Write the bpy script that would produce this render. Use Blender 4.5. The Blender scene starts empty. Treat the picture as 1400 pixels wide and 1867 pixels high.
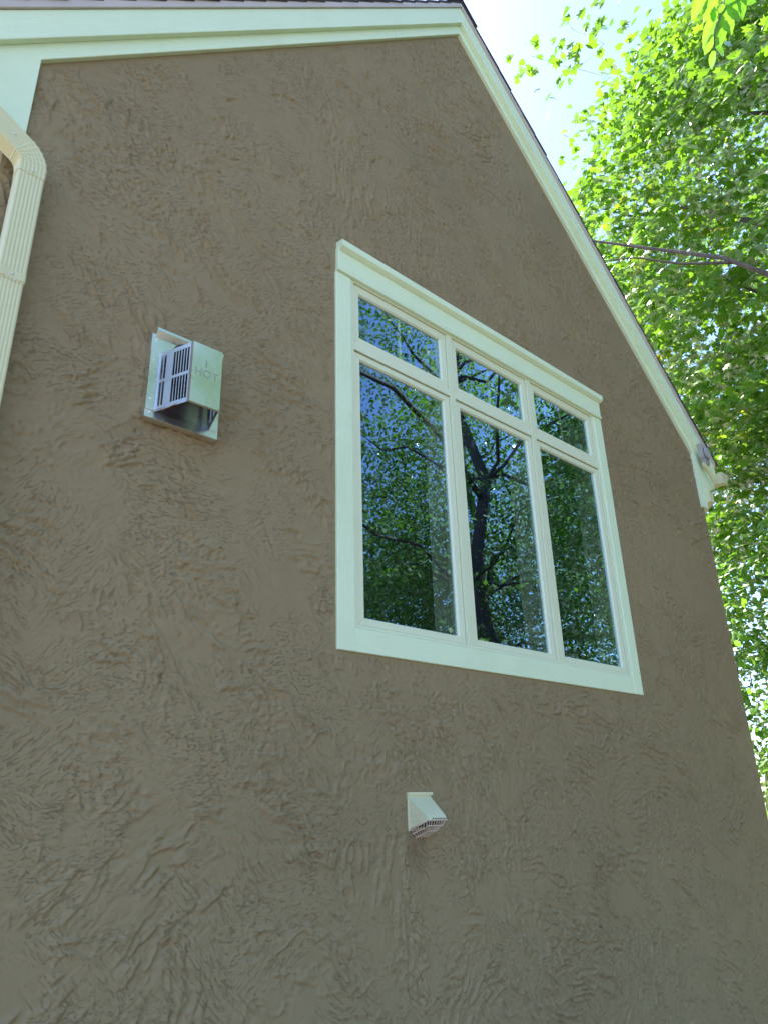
import bpy, bmesh, math, random
import numpy as np
from mathutils import Vector, Matrix

SC = bpy.context.scene
COL = SC.collection
R = math.radians

# ------------------------------------------------------------------ camera, sky, sun, exposure
cam_d = bpy.data.cameras.new('camera')
cam = bpy.data.objects.new('camera', cam_d)
COL.objects.link(cam)
EYE = Vector((-1.7268, -2.1184, 1.6))
YAW, PITCH, ROLL = 0.7527, 0.3856, -0.0299
_f = Vector((math.sin(YAW) * math.cos(PITCH), math.cos(YAW) * math.cos(PITCH), math.sin(PITCH)))
_r = Vector((math.cos(YAW), -math.sin(YAW), 0))
_u = _r.cross(_f)
_r2 = _r * math.cos(ROLL) + _u * math.sin(ROLL)
_u2 = _u * math.cos(ROLL) - _r * math.sin(ROLL)
cam.matrix_world = Matrix(((_r2.x, _u2.x, -_f.x, EYE.x), (_r2.y, _u2.y, -_f.y, EYE.y),
                           (_r2.z, _u2.z, -_f.z, EYE.z), (0, 0, 0, 1)))
cam_d.sensor_fit = 'VERTICAL'
cam_d.sensor_height = 36.0
cam_d.lens = 36.0 * 1346.3 / 1867.0
cam_d.clip_start = 0.05
cam_d.clip_end = 1500
SC.camera = cam

SUN_AZ, SUN_EL = R(12), R(58)          # azimuth from +y towards +x
world = bpy.data.worlds.new('World')
SC.world = world
world.use_nodes = True
wn = world.node_tree.nodes
wl = world.node_tree.links
bg = wn.get('Background') or wn.new('ShaderNodeBackground')
sky = wn.new('ShaderNodeTexSky')
sky.sky_type = 'NISHITA'
sky.sun_disc = False
sky.sun_elevation = SUN_EL
sky.sun_rotation = SUN_AZ
sky.air_density = 0.75
sky.dust_density = 0.5
sky.ozone_density = 3.0
wl.new(sky.outputs[0], bg.inputs[0])
bg.inputs[1].default_value = 0.15
sun_d = bpy.data.lights.new('sun', 'SUN')
sun_d.energy = 5.0
sun_d.angle = R(0.5)
sun_d.color = (1.0, 0.95, 0.86)
sun = bpy.data.objects.new('sun', sun_d)
COL.objects.link(sun)
sun_dir = Vector((math.sin(SUN_AZ) * math.cos(SUN_EL), math.cos(SUN_AZ) * math.cos(SUN_EL), math.sin(SUN_EL)))
sun.rotation_euler = sun_dir.to_track_quat('Z', 'Y').to_euler()
sun.location = (0, 0, 30)
SC.view_settings.view_transform = 'Standard'
SC.view_settings.look = 'None'
SC.view_settings.gamma = 1.0
SC.view_settings.use_curve_mapping = False
SC.view_settings.exposure = 1.95
try:
    SC.cycles.max_bounces = 8
    SC.cycles.diffuse_bounces = 4
    SC.cycles.transparent_max_bounces = 16
    SC.cycles.transmission_bounces = 6
    SC.cycles.sample_clamp_indirect = 8
except Exception:
    pass


# ------------------------------------------------------------------ helpers
def link(name, me, parent=None, mat=None, mw=None):
    o = bpy.data.objects.new(name, me)
    COL.objects.link(o)
    if me is not None and mat is not None:
        me.materials.append(mat)
    if mw is not None:
        o.matrix_world = mw
    if parent is not None:
        o.parent = parent
    return o


def tag(o, label=None, cat=None, group=None, kind=None):
    if label: o['label'] = label
    if cat: o['category'] = cat
    if group: o['group'] = group
    if kind: o['kind'] = kind
    return o


def empty(name, loc, label, cat, group=None):
    o = bpy.data.objects.new(name, None)
    o.empty_display_size = 0.1
    o.location = loc
    COL.objects.link(o)
    bpy.context.view_layer.update()
    return tag(o, label, cat, group)


def obj(name, bm, mat, parent=None, smooth=False, bevel=0.0):
    """link a bmesh (in world coordinates) as one mesh object; parent keeps world position"""
    if bevel > 0:
        bmesh.ops.bevel(bm, geom=[e for e in bm.edges if len(e.link_faces) == 2 and e.calc_face_angle(0) > 0.5],
                        offset=bevel, segments=2, affect='EDGES', profile=0.6, clamp_overlap=True)
    bmesh.ops.recalc_face_normals(bm, faces=bm.faces)
    me = bpy.data.meshes.new(name)
    bm.to_mesh(me)
    bm.free()
    for p in me.polygons:
        p.use_smooth = smooth
    o = link(name, me, None, mat)
    if parent is not None:
        o.parent = parent
        o.matrix_parent_inverse = parent_world(parent).inverted()
    return o


def parent_world(p):
    m = p.matrix_basis.copy()
    if p.parent is not None:
        m = parent_world(p.parent) @ p.matrix_parent_inverse @ m
    return m


def box(bm, x0, x1, y0, y1, z0, z1):
    v = [bm.verts.new(c) for c in ((x0, y0, z0), (x1, y0, z0), (x1, y1, z0), (x0, y1, z0),
                                   (x0, y0, z1), (x1, y0, z1), (x1, y1, z1), (x0, y1, z1))]
    for f in ((0, 3, 2, 1), (4, 5, 6, 7), (0, 1, 5, 4), (1, 2, 6, 5), (2, 3, 7, 6), (3, 0, 4, 7)):
        bm.faces.new([v[i] for i in f])
    return v


def bmbox(*a):
    bm = bmesh.new()
    box(bm, *a)
    return bm


def prism(bm, poly, y0, y1):
    """extrude a polygon of (x, z) points from y0 to y1"""
    a = [bm.verts.new((x, y0, z)) for x, z in poly]
    b = [bm.verts.new((x, y1, z)) for x, z in poly]
    n = len(poly)
    bm.faces.new(a)
    bm.faces.new(b[::-1])
    for i in range(n):
        j = (i + 1) % n
        bm.faces.new((a[j], a[i], b[i], b[j]))


def hexa(bm, front, back):
    """solid between two quads given corner by corner"""
    a = [bm.verts.new(c) for c in front]
    b = [bm.verts.new(c) for c in back]
    bm.faces.new(a)
    bm.faces.new(b[::-1])
    for i in range(4):
        j = (i + 1) % 4
        bm.faces.new((a[j], a[i], b[i], b[j]))


def tube(bm, pts, radii, seg=8, cap=True):
    pts = [Vector(p) for p in pts]
    rings = []
    n = len(pts)
    up = Vector((0.13, 0.21, 0.97))
    for i, p in enumerate(pts):
        t = (pts[min(i + 1, n - 1)] - pts[max(i - 1, 0)])
        if t.length < 1e-9: t = Vector((0, 0, 1))
        t.normalize()
        a = t.cross(up)
        if a.length < 0.1: a = t.cross(Vector((1, 0, 0)))
        a.normalize()
        b = t.cross(a)
        r = radii[i] if hasattr(radii, '__len__') else radii
        rings.append([bm.verts.new(p + (a * math.cos(2 * math.pi * k / seg) + b * math.sin(2 * math.pi * k / seg)) * r)
                      for k in range(seg)])
    for i in range(n - 1):
        for k in range(seg):
            bm.faces.new((rings[i][k], rings[i][(k + 1) % seg], rings[i + 1][(k + 1) % seg], rings[i + 1][k]))
    if cap:
        bm.faces.new(rings[0][::-1])
        bm.faces.new(rings[-1])


def sweep(bm, path, sect):
    """path: list of (centre, u, v); sect: list of (a, b): ring point = c + u*a + v*b"""
    rings = []
    for c, u, v in path:
        c, u, v = Vector(c), Vector(u), Vector(v)
        rings.append([bm.verts.new(c + u * a + v * b) for a, b in sect])
    n = len(sect)
    for i in range(len(rings) - 1):
        for k in range(n):
            bm.faces.new((rings[i][k], rings[i][(k + 1) % n], rings[i + 1][(k + 1) % n], rings[i + 1][k]))
    bm.faces.new(rings[0][::-1])
    bm.faces.new(rings[-1])


def disc(bm, c, r, axis_y0, axis_y1, seg=20):
    prism(bm, [(c[0] + r * math.cos(2 * math.pi * k / seg), c[1] + r * math.sin(2 * math.pi * k / seg)) for k in range(seg)],
          axis_y0, axis_y1)


# ------------------------------------------------------------------ materials
class NT:
    def __init__(s, name):
        s.m = bpy.data.materials.new(name)
        s.m.use_nodes = True
        s.t = s.m.node_tree
        s.n = s.t.nodes
        s.n.clear()
        s.out = s.n.new('ShaderNodeOutputMaterial')

    def new(s, typ, ins=None, **kw):
        nd = s.n.new(typ)
        for k, v in kw.items():
            setattr(nd, k, v)
        for k, v in (ins or {}).items():
            s.set(nd.inputs[k], v)
        return nd

    def set(s, sock, v):
        if isinstance(v, bpy.types.NodeSocket):
            s.t.links.new(v, sock)
        elif isinstance(v, bpy.types.Node):
            s.t.links.new(v.outputs[0], sock)
        else:
            sock.default_value = v

    def math(s, op, a, b=0.0, clamp=False):
        nd = s.new('ShaderNodeMath', {0: a, 1: b}, operation=op)
        nd.use_clamp = clamp
        return nd.outputs[0]

    def mapr(s, v, a, b, c=0.0, d=1.0, smooth=False):
        nd = s.new('ShaderNodeMapRange', {'Value': v, 'From Min': a, 'From Max': b, 'To Min': c, 'To Max': d})
        nd.clamp = True
        if smooth: nd.interpolation_type = 'SMOOTHSTEP'
        return nd.outputs[0]

    def noise(s, vec, scale, detail=3.0, rough=0.5, dist=0.0):
        return s.new('ShaderNodeTexNoise', {'Vector': vec, 'Scale': scale, 'Detail': detail, 'Roughness': rough, 'Distortion': dist})

    def mix(s, fac, a, b, blend='MIX'):
        nd = s.new('ShaderNodeMix', data_type='RGBA', blend_type=blend)
        s.set(nd.inputs[0], fac)
        s.set(nd.inputs[6], a)
        s.set(nd.inputs[7], b)
        return nd.outputs[2]

    def scalev(s, vec, xyz):
        return s.new('ShaderNodeVectorMath', {0: vec, 1: xyz}, operation='MULTIPLY').outputs[0]

    def bump(s, h, strength, dist, normal=None):
        d = {'Height': h, 'Strength': strength, 'Distance': dist}
        if normal is not None: d['Normal'] = normal
        return s.new('ShaderNodeBump', d).outputs[0]

    def bsdf(s, **ins):
        return s.new('ShaderNodeBsdfPrincipled', {k.replace('_', ' '): v for k, v in ins.items()})

    def done(s, sh):
        s.set(s.out.inputs[0], sh)
        return s.m


def c4(r, g, b): return (r, g, b, 1.0)


def m_stucco(name, base):
    """colour plus the fine torn skin of the stucco: short ragged plateaus drawn out along the trowel's direction"""
    t = NT(name)
    P = t.new('ShaderNodeTexCoord').outputs['Object']
    P2 = t.scalev(P, (1, 0.35, 1))

    def warped(vec, sc, amt, detail=2.0):
        w = t.noise(P2, sc, detail).outputs['Color']
        w = t.new('ShaderNodeVectorMath', {0: w, 1: (0.5, 0.5, 0.5)}, operation='SUBTRACT').outputs[0]
        return t.new('ShaderNodeVectorMath', {0: vec, 1: t.scalev(w, (amt, 0, amt))}, operation='ADD').outputs[0]
    Pw = warped(warped(P2, 1.6, 0.16), 7.0, 0.035)

    def layer(ang, fu, fv, off, thr):
        v = t.new('ShaderNodeVectorRotate', {'Vector': Pw, 'Center': (0, 0, 0), 'Angle': ang}, rotation_type='Y_AXIS').outputs[0]
        v = t.new('ShaderNodeVectorMath', {0: t.scalev(v, (fu, 3.0, fv)), 1: (off, off * 1.7, off * 0.6)}, operation='ADD').outputs[0]
        n = t.noise(v, 1.0, 4.5, 0.66, 0.35).outputs[0]
        a = t.mapr(n, thr - 0.050, thr + 0.040, 0, 1, True)
        b = t.mapr(n, thr + 0.17, thr + 0.22, 0, 0.45, True)
        return t.math('ADD', a, b)
    hA = layer(R(42), 27.0, 112.0, 0.0, 0.425)
    hB = layer(R(10), 40.0, 104.0, 11.3, 0.425)
    hC = layer(R(-44), 25.0, 118.0, 23.9, 0.43)
    hD = layer(R(72), 52.0, 92.0, 37.1, 0.42)
    height = t.new('ShaderNodeSeparateXYZ', {0: P}).outputs[2]
    low = t.mapr(height, 1.3, 3.0, 0.07, 0.0)      # low on the wall the strokes go every way
    mB = t.mapr(t.math('ADD', t.noise(Pw, 2.4, 3.0, 0.6).outputs[0], low), 0.50, 0.545, 0, 1, True)
    mC = t.mapr(t.math('ADD', t.noise(t.scalev(Pw, (1, 1, 1.0)), 3.1, 3.0, 0.6, 0.2).outputs[0], low), 0.575, 0.615, 0, 1, True)
    mD = t.mapr(t.noise(t.scalev(Pw, (1.3, 1, 0.9)), 2.7, 3.0, 0.6, 0.3).outputs[0], 0.585, 0.62, 0, 1, True)

    def lerp(a, b, m):
        return t.math('ADD', t.math('MULTIPLY', a, t.math('SUBTRACT', 1.0, m)), t.math('MULTIPLY', b, m))
    h = lerp(lerp(lerp(hA, hB, mB), hD, mD), hC, mC)
    amp = t.new('ShaderNodeAttribute', attribute_name='rough').outputs['Fac']
    press = t.mapr(t.noise(Pw, 3.6, 4.0, 0.62, 0.4).outputs[0], 0.37, 0.57, 0.22, 1.0, True)
    h = t.math('MULTIPLY', t.math('MULTIPLY', h, press), amp)
    grain = t.noise(P, 190.0, 3.0, 0.65).outputs[0]
    h = t.math('ADD', h, t.math('MULTIPLY', grain, 0.20))
    nrm = t.bump(h, 1.0, 0.0022)
    big = t.noise(P, 0.9, 3.0, 0.6).outputs[0]
    col = t.mix(t.mapr(big, 0.3, 0.7), c4(base[0] * 0.93, base[1] * 0.92, base[2] * 0.91), c4(base[0] * 1.06, base[1] * 1.06, base[2] * 1.05))
    mott = t.noise(P, 11.0, 4.0, 0.6).outputs[0]
    col = t.mix(t.mapr(mott, 0.35, 0.7, 0.0, 0.14), col, c4(base[0] * 0.74, base[1] * 0.70, base[2] * 0.66))
    # rusty damp stain that has run down below the dryer vent
    sx = t.new('ShaderNodeSeparateXYZ', {0: P})
    du = t.math('DIVIDE', t.math('SUBTRACT', sx.outputs[0], 0.372), 0.075)
    dw = t.math('DIVIDE', t.math('SUBTRACT', sx.outputs[2], 1.475), 0.11)
    rr = t.math('ADD', t.math('MULTIPLY', du, du), t.math('MULTIPLY', dw, dw))
    rr = t.math('ADD', rr, t.math('MULTIPLY', t.math('SUBTRACT', t.noise(t.scalev(P, (1, 1, 0.3)), 22.0, 3.0).outputs[0], 0.5), 1.2))
    col = t.mix(t.mapr(rr, 0.15, 1.0, 0.28, 0.0, True), col, c4(0.16, 0.085, 0.06))
    b = t.bsdf(Base_Color=col, Roughness=0.85, Normal=nrm)
    b.inputs['Specular IOR Level'].default_value = 0.3
    return t.done(b)


def m_paint(name, base, grain=(3, 40, 40), bump=0.0030, rough=0.55, dirt=0.16, speck=True):
    """painted wood / trim: fine brushed grain along object X, faint grime, rare dark specks"""
    t = NT(name)
    P = t.new('ShaderNodeTexCoord').outputs['Object']
    g = t.noise(t.scalev(P, grain), 3.0, 5.0, 0.62, 0.3).outputs[0]
    g2 = t.noise(P, 60.0, 2.0, 0.5).outputs[0]
    h = t.math('ADD', g, t.math('MULTIPLY', g2, 0.4))
    nrm = t.bump(h, 0.8, bump)
    d = t.noise(P, 3.3, 5.0, 0.65, 0.5).outputs[0]
    col = t.mix(t.mapr(d, 0.45, 0.8, 0.0, dirt * 2), c4(*base), c4(base[0] * 0.78, base[1] * 0.78, base[2] * 0.72))
    if speck:
        vo = t.new('ShaderNodeTexVoronoi', {'Vector': P, 'Scale': 11.0})
        sp = t.mapr(vo.outputs['Distance'], 0.018, 0.03, 0.7, 0.0)
        sp = t.math('MULTIPLY', sp, t.math('GREATER_THAN', t.new('ShaderNodeSeparateColor', {0: vo.outputs['Color']}).outputs[0], 0.72))
        col = t.mix(sp, col, c4(0.05, 0.045, 0.04))
    b = t.bsdf(Base_Color=col, Roughness=rough, Normal=nrm)
    b.inputs['Specular IOR Level'].default_value = 0.35
    return t.done(b)


def m_plain(name, base, rough=0.6, metal=0.0, var=0.1, vscale=8.0, bump=0.0):
    t = NT(name)
    P = t.new('ShaderNodeTexCoord').outputs['Object']
    n = t.noise(P, vscale, 4.0, 0.6).outputs[0]
    col = t.mix(t.mapr(n, 0.3, 0.7), c4(*[c * (1 - var) for c in base]), c4(*[min(1, c * (1 + var)) for c in base]))
    b = t.bsdf(Base_Color=col, Roughness=rough, Metallic=metal)
    if bump > 0:
        t.set(b.inputs['Normal'], t.bump(n, 0.6, bump))
    return t.done(b)


def m_metal(name):
    """galvanised / stainless sheet with uneven sheen"""
    t = NT(name)
    P = t.new('ShaderNodeTexCoord').outputs['Object']
    n = t.noise(P, 7.0, 3.0, 0.5).outputs[0]
    f = t.noise(t.scalev(P, (2, 2, 90)), 6.0, 3.0).outputs[0]
    col = t.mix(t.mapr(n, 0.3, 0.7), c4(0.74, 0.75, 0.73), c4(0.88, 0.88, 0.86))
    b = t.bsdf(Base_Color=col, Metallic=1.0, Roughness=t.mapr(n, 0.3, 0.7, 0.22, 0.36), Normal=t.bump(t.math('ADD', n, t.math('MULTIPLY', f, 0.05)), 0.25, 0.01))
    return t.done(b)


def m_glass(name):
    t = NT(name)
    fr = t.new('ShaderNodeFresnel', {'IOR': 1.52}).outputs[0]
    P = t.new('ShaderNodeTexCoord').outputs['Object']
    wv = t.noise(P, 1.3, 1.0).outputs[0]
    nrm = t.bump(wv, 0.12, 0.01)
    front = t.math('SUBTRACT', 1.0, t.new('ShaderNodeNewGeometry').outputs['Backfacing'])
    k = t.math('MULTIPLY', t.math('MULTIPLY', fr, 6.2, True), front)      # one coated face per crossing of the sheet
    tr = t.new('ShaderNodeBsdfTransparent', {0: c4(0.93, 0.96, 0.93)})
    gl = t.new('ShaderNodeBsdfGlossy', {'Color': c4(0.50, 0.76, 1.0), 'Roughness': 0.0, 'Normal': nrm})
    mx = t.new('ShaderNodeMixShader', {0: k, 1: tr.outputs[0], 2: gl.outputs[0]})
    return t.done(mx.outputs[0])


def m_leaf(name, c_dark, c_light, c_trans, c_odd=None):
    t = NT(name)
    geo = t.new('ShaderNodeNewGeometry')
    rnd = geo.outputs['Random Per Island']
    P = t.new('ShaderNodeTexCoord').outputs['Object']
    nz = t.noise(P, 0.8, 2.0).outputs[0]
    v = t.math('ADD', t.math('MULTIPLY', rnd, 0.65), t.math('MULTIPLY', nz, 0.45), True)
    col = t.mix(v, c4(*c_dark), c4(*c_light))
    tcol = t.mix(v, c4(c_trans[0] * 0.65, c_trans[1] * 0.75, c_trans[2] * 0.6), c4(*c_trans))
    if c_odd is not None:
        odd = t.math('MULTIPLY', t.mapr(t.noise(P, 0.55, 1.0).outputs[0], 0.60, 0.72), t.mapr(rnd, 0.3, 0.9))
        tcol = t.mix(odd, tcol, c4(*c_odd))
    df = t.new('ShaderNodeBsdfDiffuse', {0: col})
    tl = t.new('ShaderNodeBsdfTranslucent', {0: tcol})
    gl = t.new('ShaderNodeBsdfGlossy', {0: c4(1, 1, 1), 1: 0.45})
    fr = t.new('ShaderNodeFresnel', {'IOR': 1.38}).outputs[0]
    a = t.new('ShaderNodeAddShader', {0: df.outputs[0], 1: tl.outputs[0]})
    mx = t.new('ShaderNodeMixShader', {0: t.math('MULTIPLY', fr, 0.45), 1: a.outputs[0], 2: gl.outputs[0]})
    return t.done(mx.outputs[0])


def m_bark(name, a, b_):
    t = NT(name)
    P = t.new('ShaderNodeTexCoord').outputs['Object']
    n = t.noise(t.scalev(P, (1, 1, 0.22)), 22.0, 5.0, 0.65, 0.4).outputs[0]
    col = t.mix(t.mapr(n, 0.3, 0.7), c4(*a), c4(*b_))
    b = t.bsdf(Base_Color=col, Roughness=0.9, Normal=t.bump(n, 0.9, 0.02))
    return t.done(b)


def m_ground(name):
    t = NT(name)
    P = t.new('ShaderNodeTexCoord').outputs['Object']
    n = t.noise(P, 0.35, 4.0, 0.6).outputs[0]
    f = t.noise(P, 30.0, 5.0, 0.7).outputs[0]
    col = t.mix(t.mapr(f, 0.3, 0.7), c4(0.11, 0.075, 0.055), c4(0.25, 0.18, 0.14))
    col = t.mix(t.mapr(n, 0.5, 0.62), col, c4(0.10, 0.13, 0.05))
    b = t.bsdf(Base_Color=col, Roughness=0.95, Normal=t.bump(f, 1.0, 0.03))
    return t.done(b)


M = dict(
    stucco=m_stucco('stucco', (0.300, 0.236, 0.138)),
    trim=m_paint('mint_trim_paint', (0.76, 0.90, 0.66)),
    sash=m_paint('sash_paint', (0.74, 0.80, 0.60), grain=(1, 1, 1), bump=0.0003, rough=0.4, dirt=0.05, speck=False),
    cream=m_paint('cream_aluminium', (0.66, 0.66, 0.42), grain=(1, 1, 1), bump=0.0004, rough=0.35, dirt=0.08),
    drip=m_plain('drip_edge_metal', (0.56, 0.50, 0.46), 0.45, 0.0, 0.06),
    shingle=m_plain('asphalt_shingle', (0.05, 0.045, 0.055), 0.95, 0.0, 0.5, 160.0, 0.002),
    gap=m_plain('dark_gap', (0.025, 0.022, 0.02), 0.9),
    metal=m_metal('steel_sheet'),
    dark=m_plain('soot_shade_dark', (0.045, 0.03, 0.03), 0.7, 0.4, 0.3),  # sooty fireplace vent parts, and the painted shade inside the dryer cage
    etched=m_plain('etched_lettering', (0.32, 0.40, 0.34), 0.6, 0.3),
    rust=m_plain('rusty_edge', (0.22, 0.09, 0.04), 0.9, 0.0, 0.4, 60.0),
    plastic=m_paint('weathered_plastic', (0.68, 0.68, 0.47), grain=(1, 1, 1), bump=0.0005, rough=0.6, dirt=0.35),
    cage=m_plain('cage_plastic', (0.62, 0.52, 0.44), 0.6, 0.0, 0.1),
    greybox=m_plain('grey_box_plastic', (0.42, 0.43, 0.45), 0.5, 0.0, 0.1),
    glass=m_glass('window_glass'),
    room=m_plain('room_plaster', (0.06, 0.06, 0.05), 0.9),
    liner=m_plain('jamb_liner', (0.50, 0.54, 0.44), 0.6),
    leaf_maple=m_leaf('maple_leaf', (0.028, 0.080, 0.008), (0.075, 0.15, 0.018), (0.125, 0.235, 0.013), (0.30, 0.24, 0.015)),
    leaf_beech=m_leaf('beech_leaf', (0.035, 0.09, 0.012), (0.07, 0.14, 0.02), (0.14, 0.28, 0.018)),
    leaf_near=m_leaf('near_leaf', (0.06, 0.13, 0.02), (0.09, 0.17, 0.03), (0.15, 0.36, 0.02)),
    leaf_dark=m_leaf('forest_leaf', (0.012, 0.030, 0.006), (0.055, 0.10, 0.014), (0.10, 0.20, 0.014)),
    leaf_red=m_leaf('dead_leaf', (0.16, 0.05, 0.03), (0.2, 0.06, 0.035), (0.16, 0.04, 0.02)),
    bark=m_bark('grey_bark', (0.10, 0.085, 0.08), (0.23, 0.20, 0.19)),
    bark_dark=m_bark('dark_bark', (0.035, 0.028, 0.028), (0.10, 0.08, 0.078)),
    grass=m_leaf('grass_blade', (0.10, 0.14, 0.05), (0.2, 0.24, 0.12), (0.2, 0.28, 0.07)),
    ground=m_ground('forest_floor'),
)

# ------------------------------------------------------------------ ground
bm = bmesh.new()
gs = [-420, -120, -40, -20, -10, -5, 0, 5, 10, 20, 40, 120, 420]
vv = {}
for i, x in enumerate(gs):
    for j, y in enumerate(gs):
        vv[i, j] = bm.verts.new((x, y, 0))
for i in range(len(gs) - 1):
    for j in range(len(gs) - 1):
        bm.faces.new((vv[i, j], vv[i + 1, j], vv[i + 1, j + 1], vv[i, j + 1]))
tag(obj('ground', bm, M['ground']), kind='structure')

# ------------------------------------------------------------------ house
AX, AZ = 1.0724, 6.496            # apex of the stucco
HW = 2.465                        # half width of the gable wall
IN = 2.415                        # inner edge of the eave returns
XL, XR = AX - HW, AX + HW
EV = 2.69                         # half width to the plumb cut of the eaves
DEPTH = 6.0
WX0, WZ0, WW = -0.006, 2.1615, 2.19   # window: lower left outer corner of its casing, width
hx0, hx1, hz0, hz1 = WX0 + 0.03, WX0 + WW - 0.03, WZ0 + 0.03, WZ0 + 1.80   # rough opening

house = empty('house', (AX, 3.0, 0), 'brown stucco gabled house wall with mint green trim', 'house')

T = 0.16
top = lambda x: AZ - abs(x - AX) + 0.12


# --- trowelled stucco relief: overlapping strokes, each with flattened plateaus whose ragged edges run along the stroke
def vnoise(x, y, seed):
    """smooth value noise on a random lattice"""
    g = np.random.default_rng(seed).random((64, 64)).astype(np.float32)
    xi = np.floor(x).astype(np.int32); yi = np.floor(y).astype(np.int32)
    fx = x - xi; fy = y - yi
    fx = fx * fx * (3 - 2 * fx); fy = fy * fy * (3 - 2 * fy)
    a = g[xi & 63, yi & 63]; b = g[(xi + 1) & 63, yi & 63]
    c = g[xi & 63, (yi + 1) & 63]; d = g[(xi + 1) & 63, (yi + 1) & 63]
    return (a * (1 - fx) + b * fx) * (1 - fy) + (c * (1 - fx) + d * fx) * fy


def sstep(a, b, v):
    t = np.clip((v - a) / (b - a), 0, 1)
    return t * t * (3 - 2 * t)


def grade(a, b, d0, d1):
    """coordinates from a to b whose spacing grows from d0 to d1"""
    out = [a]
    while out[-1] < b:
        out.append(out[-1] + d0 + (d1 - d0) * (out[-1] - a) / (b - a))
    k = (b - a) / (out[-1] - a)
    return np.array([a + (v - a) * k for v in out], np.float32)


def stucco_height(xs, zs, seed, n_strokes):
    rng = np.random.default_rng(seed)
    X, Z = np.meshgrid(xs, zs, indexing='ij')
    H = np.full_like(X, 0.6)
    x0, x1, z0, z1 = xs[0], xs[-1], zs[0], zs[-1]
    for k in range(n_strokes):
        cx, cz = rng.uniform(x0 - 0.2, x1 + 0.2), rng.uniform(z0 - 0.2, z1 + 0.2)
        w, l = rng.uniform(0.07, 0.19), rng.uniform(0.16, 0.50)
        # higher up most strokes were pulled down to the right, near the ground they go every way
        up = min(1.0, max(0.0, (cz - 1.4) / 1.4))
        ang = rng.normal(-0.55, 0.36) if rng.random() < 0.35 + 0.55 * up else rng.uniform(-1.57, 1.57)
        bend = rng.normal(0, 0.45)
        rad = math.hypot(w, l)
        i0, i1 = np.searchsorted(xs, (cx - rad, cx + rad)); j0, j1 = np.searchsorted(zs, (cz - rad, cz + rad))
        if i1 - i0 < 3 or j1 - j0 < 3: continue
        dx, dz = X[i0:i1, j0:j1] - cx, Z[i0:i1, j0:j1] - cz
        ca, sa = math.cos(ang), math.sin(ang)
        u = dx * ca + dz * sa
        v = -dx * sa + dz * ca
        v = v + bend * u * u
        sd = int(rng.integers(1 << 30))
        ou, ov = rng.uniform(0, 60, 2)
        rag = (vnoise(u * 14 + ou, v * 14 + ov, sd) - 0.5) * 0.12
        m = sstep(0.0, 0.014, w + rag - np.abs(v)) * sstep(0.0, 0.05, l + rag * 1.5 - np.abs(u))
        wob = (vnoise(u * 11 + ov, v * 11 + ou, sd + 1) - 0.5) * 0.035
        kind = rng.random()
        if kind < 0.56:            # torn: ragged terraces drawn out along the stroke
            fu, fv = rng.uniform(12, 22), rng.uniform(60, 88)
            n = vnoise(u * fu + ou, (v + wob) * fv + ov, sd + 2) * 0.60 + vnoise(u * fu * 2.6 + ov, (v + wob) * fv * 1.6 + ou, sd + 3) * 0.28
            n = n + vnoise(u * 95 + ou, v * 95 + ov, sd + 4) * 0.14
            t = rng.uniform(0.42, 0.58)
            h = 0.20 + sstep(t - 0.045, t + 0.045, n) * rng.uniform(0.55, 0.95) + sstep(t + 0.13, t + 0.19, n) * 0.35
        elif kind < 0.82:          # crackled: short crumbs with no direction
            f = rng.uniform(58, 82)
            n = vnoise(u * f * 0.6 + ou, (v + wob) * f + ov, sd + 2) * 0.62 + vnoise(u * 92 + ou, v * 92 + ov, sd + 3) * 0.38
            t = rng.uniform(0.44, 0.56)
            h = 0.25 + sstep(t - 0.06, t + 0.06, n) * rng.uniform(0.45, 0.8)
        else:                      # floated smooth, with a few scratches along the stroke
            n = vnoise(u * 3 + ou, (v + wob * 0.3) * 40 + ov, sd + 2)
            h = 0.72 + 0.12 * n - 0.35 * sstep(0.80, 0.86, n)
        # places where the torn skin was pressed flat again
        fl = sstep(0.36, 0.60, vnoise(u * 8 + ov, v * 14 + ou, sd + 5))
        h = 0.66 + (h - 0.66) * (0.22 + 0.78 * fl)
        lip = np.exp(-((w + rag - np.abs(v) - 0.014) / 0.006) ** 2) * (rng.uniform(0.5, 1.0) if rng.random() < 0.45 else 0.0) * sstep(0.3, 0.6, vnoise(u * 8 + ov, v * 3 + ou, sd + 7))
        h = h + lip + rng.uniform(-0.10, 0.10)
        sl = np.s_[i0:i1, j0:j1]
        H[sl] = H[sl] * (1 - m) + h * m
    return H


RELIEF = 0.0088
xs = np.concatenate([grade(XL, 0.8, 0.0043, 0.0054)[:-1], grade(0.8, XR, 0.0054, 0.0086)])
zs = np.concatenate([[0.0], grade(0.40, 2.4, 0.0046, 0.0051)[:-1], grade(2.4, AZ + 0.12, 0.0051, 0.0078)]).astype(np.float32)
H = stucco_height(xs, zs, 4, 2100)
X, Z = np.meshgrid(xs, zs, indexing='ij')
# float-finished margins along the trim and the window
roof_d = (AZ - np.abs(X - AX) - Z) / math.sqrt(2)
win_d = np.maximum(np.maximum(WX0 - X, X - (WX0 + WW)), np.maximum(WZ0 - Z, Z - (WZ0 + 1.91)))
side_d = np.minimum(X - XL, XR - X)
mar = sstep(0.006, 0.035, roof_d) * sstep(0.004, 0.022, win_d) * sstep(0.0, 0.02, side_d)
Y = -(H - 0.6) * RELIEF * (0.12 + 0.88 * mar)
Y = np.where(Y < -0.0105, -0.0105, Y)
nx, nz = len(xs), len(zs)
keepc = np.ones((nx - 1, nz - 1), bool)
xc = (xs[1:] + xs[:-1]) / 2; zc = (zs[1:] + zs[:-1]) / 2
XC, ZC = np.meshgrid(xc, zc, indexing='ij')
keepc &= ZC < AZ - np.abs(XC - AX) + 0.09
keepc &= ~((XC > hx0) & (XC < hx1) & (ZC > hz0) & (ZC < hz1))
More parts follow.
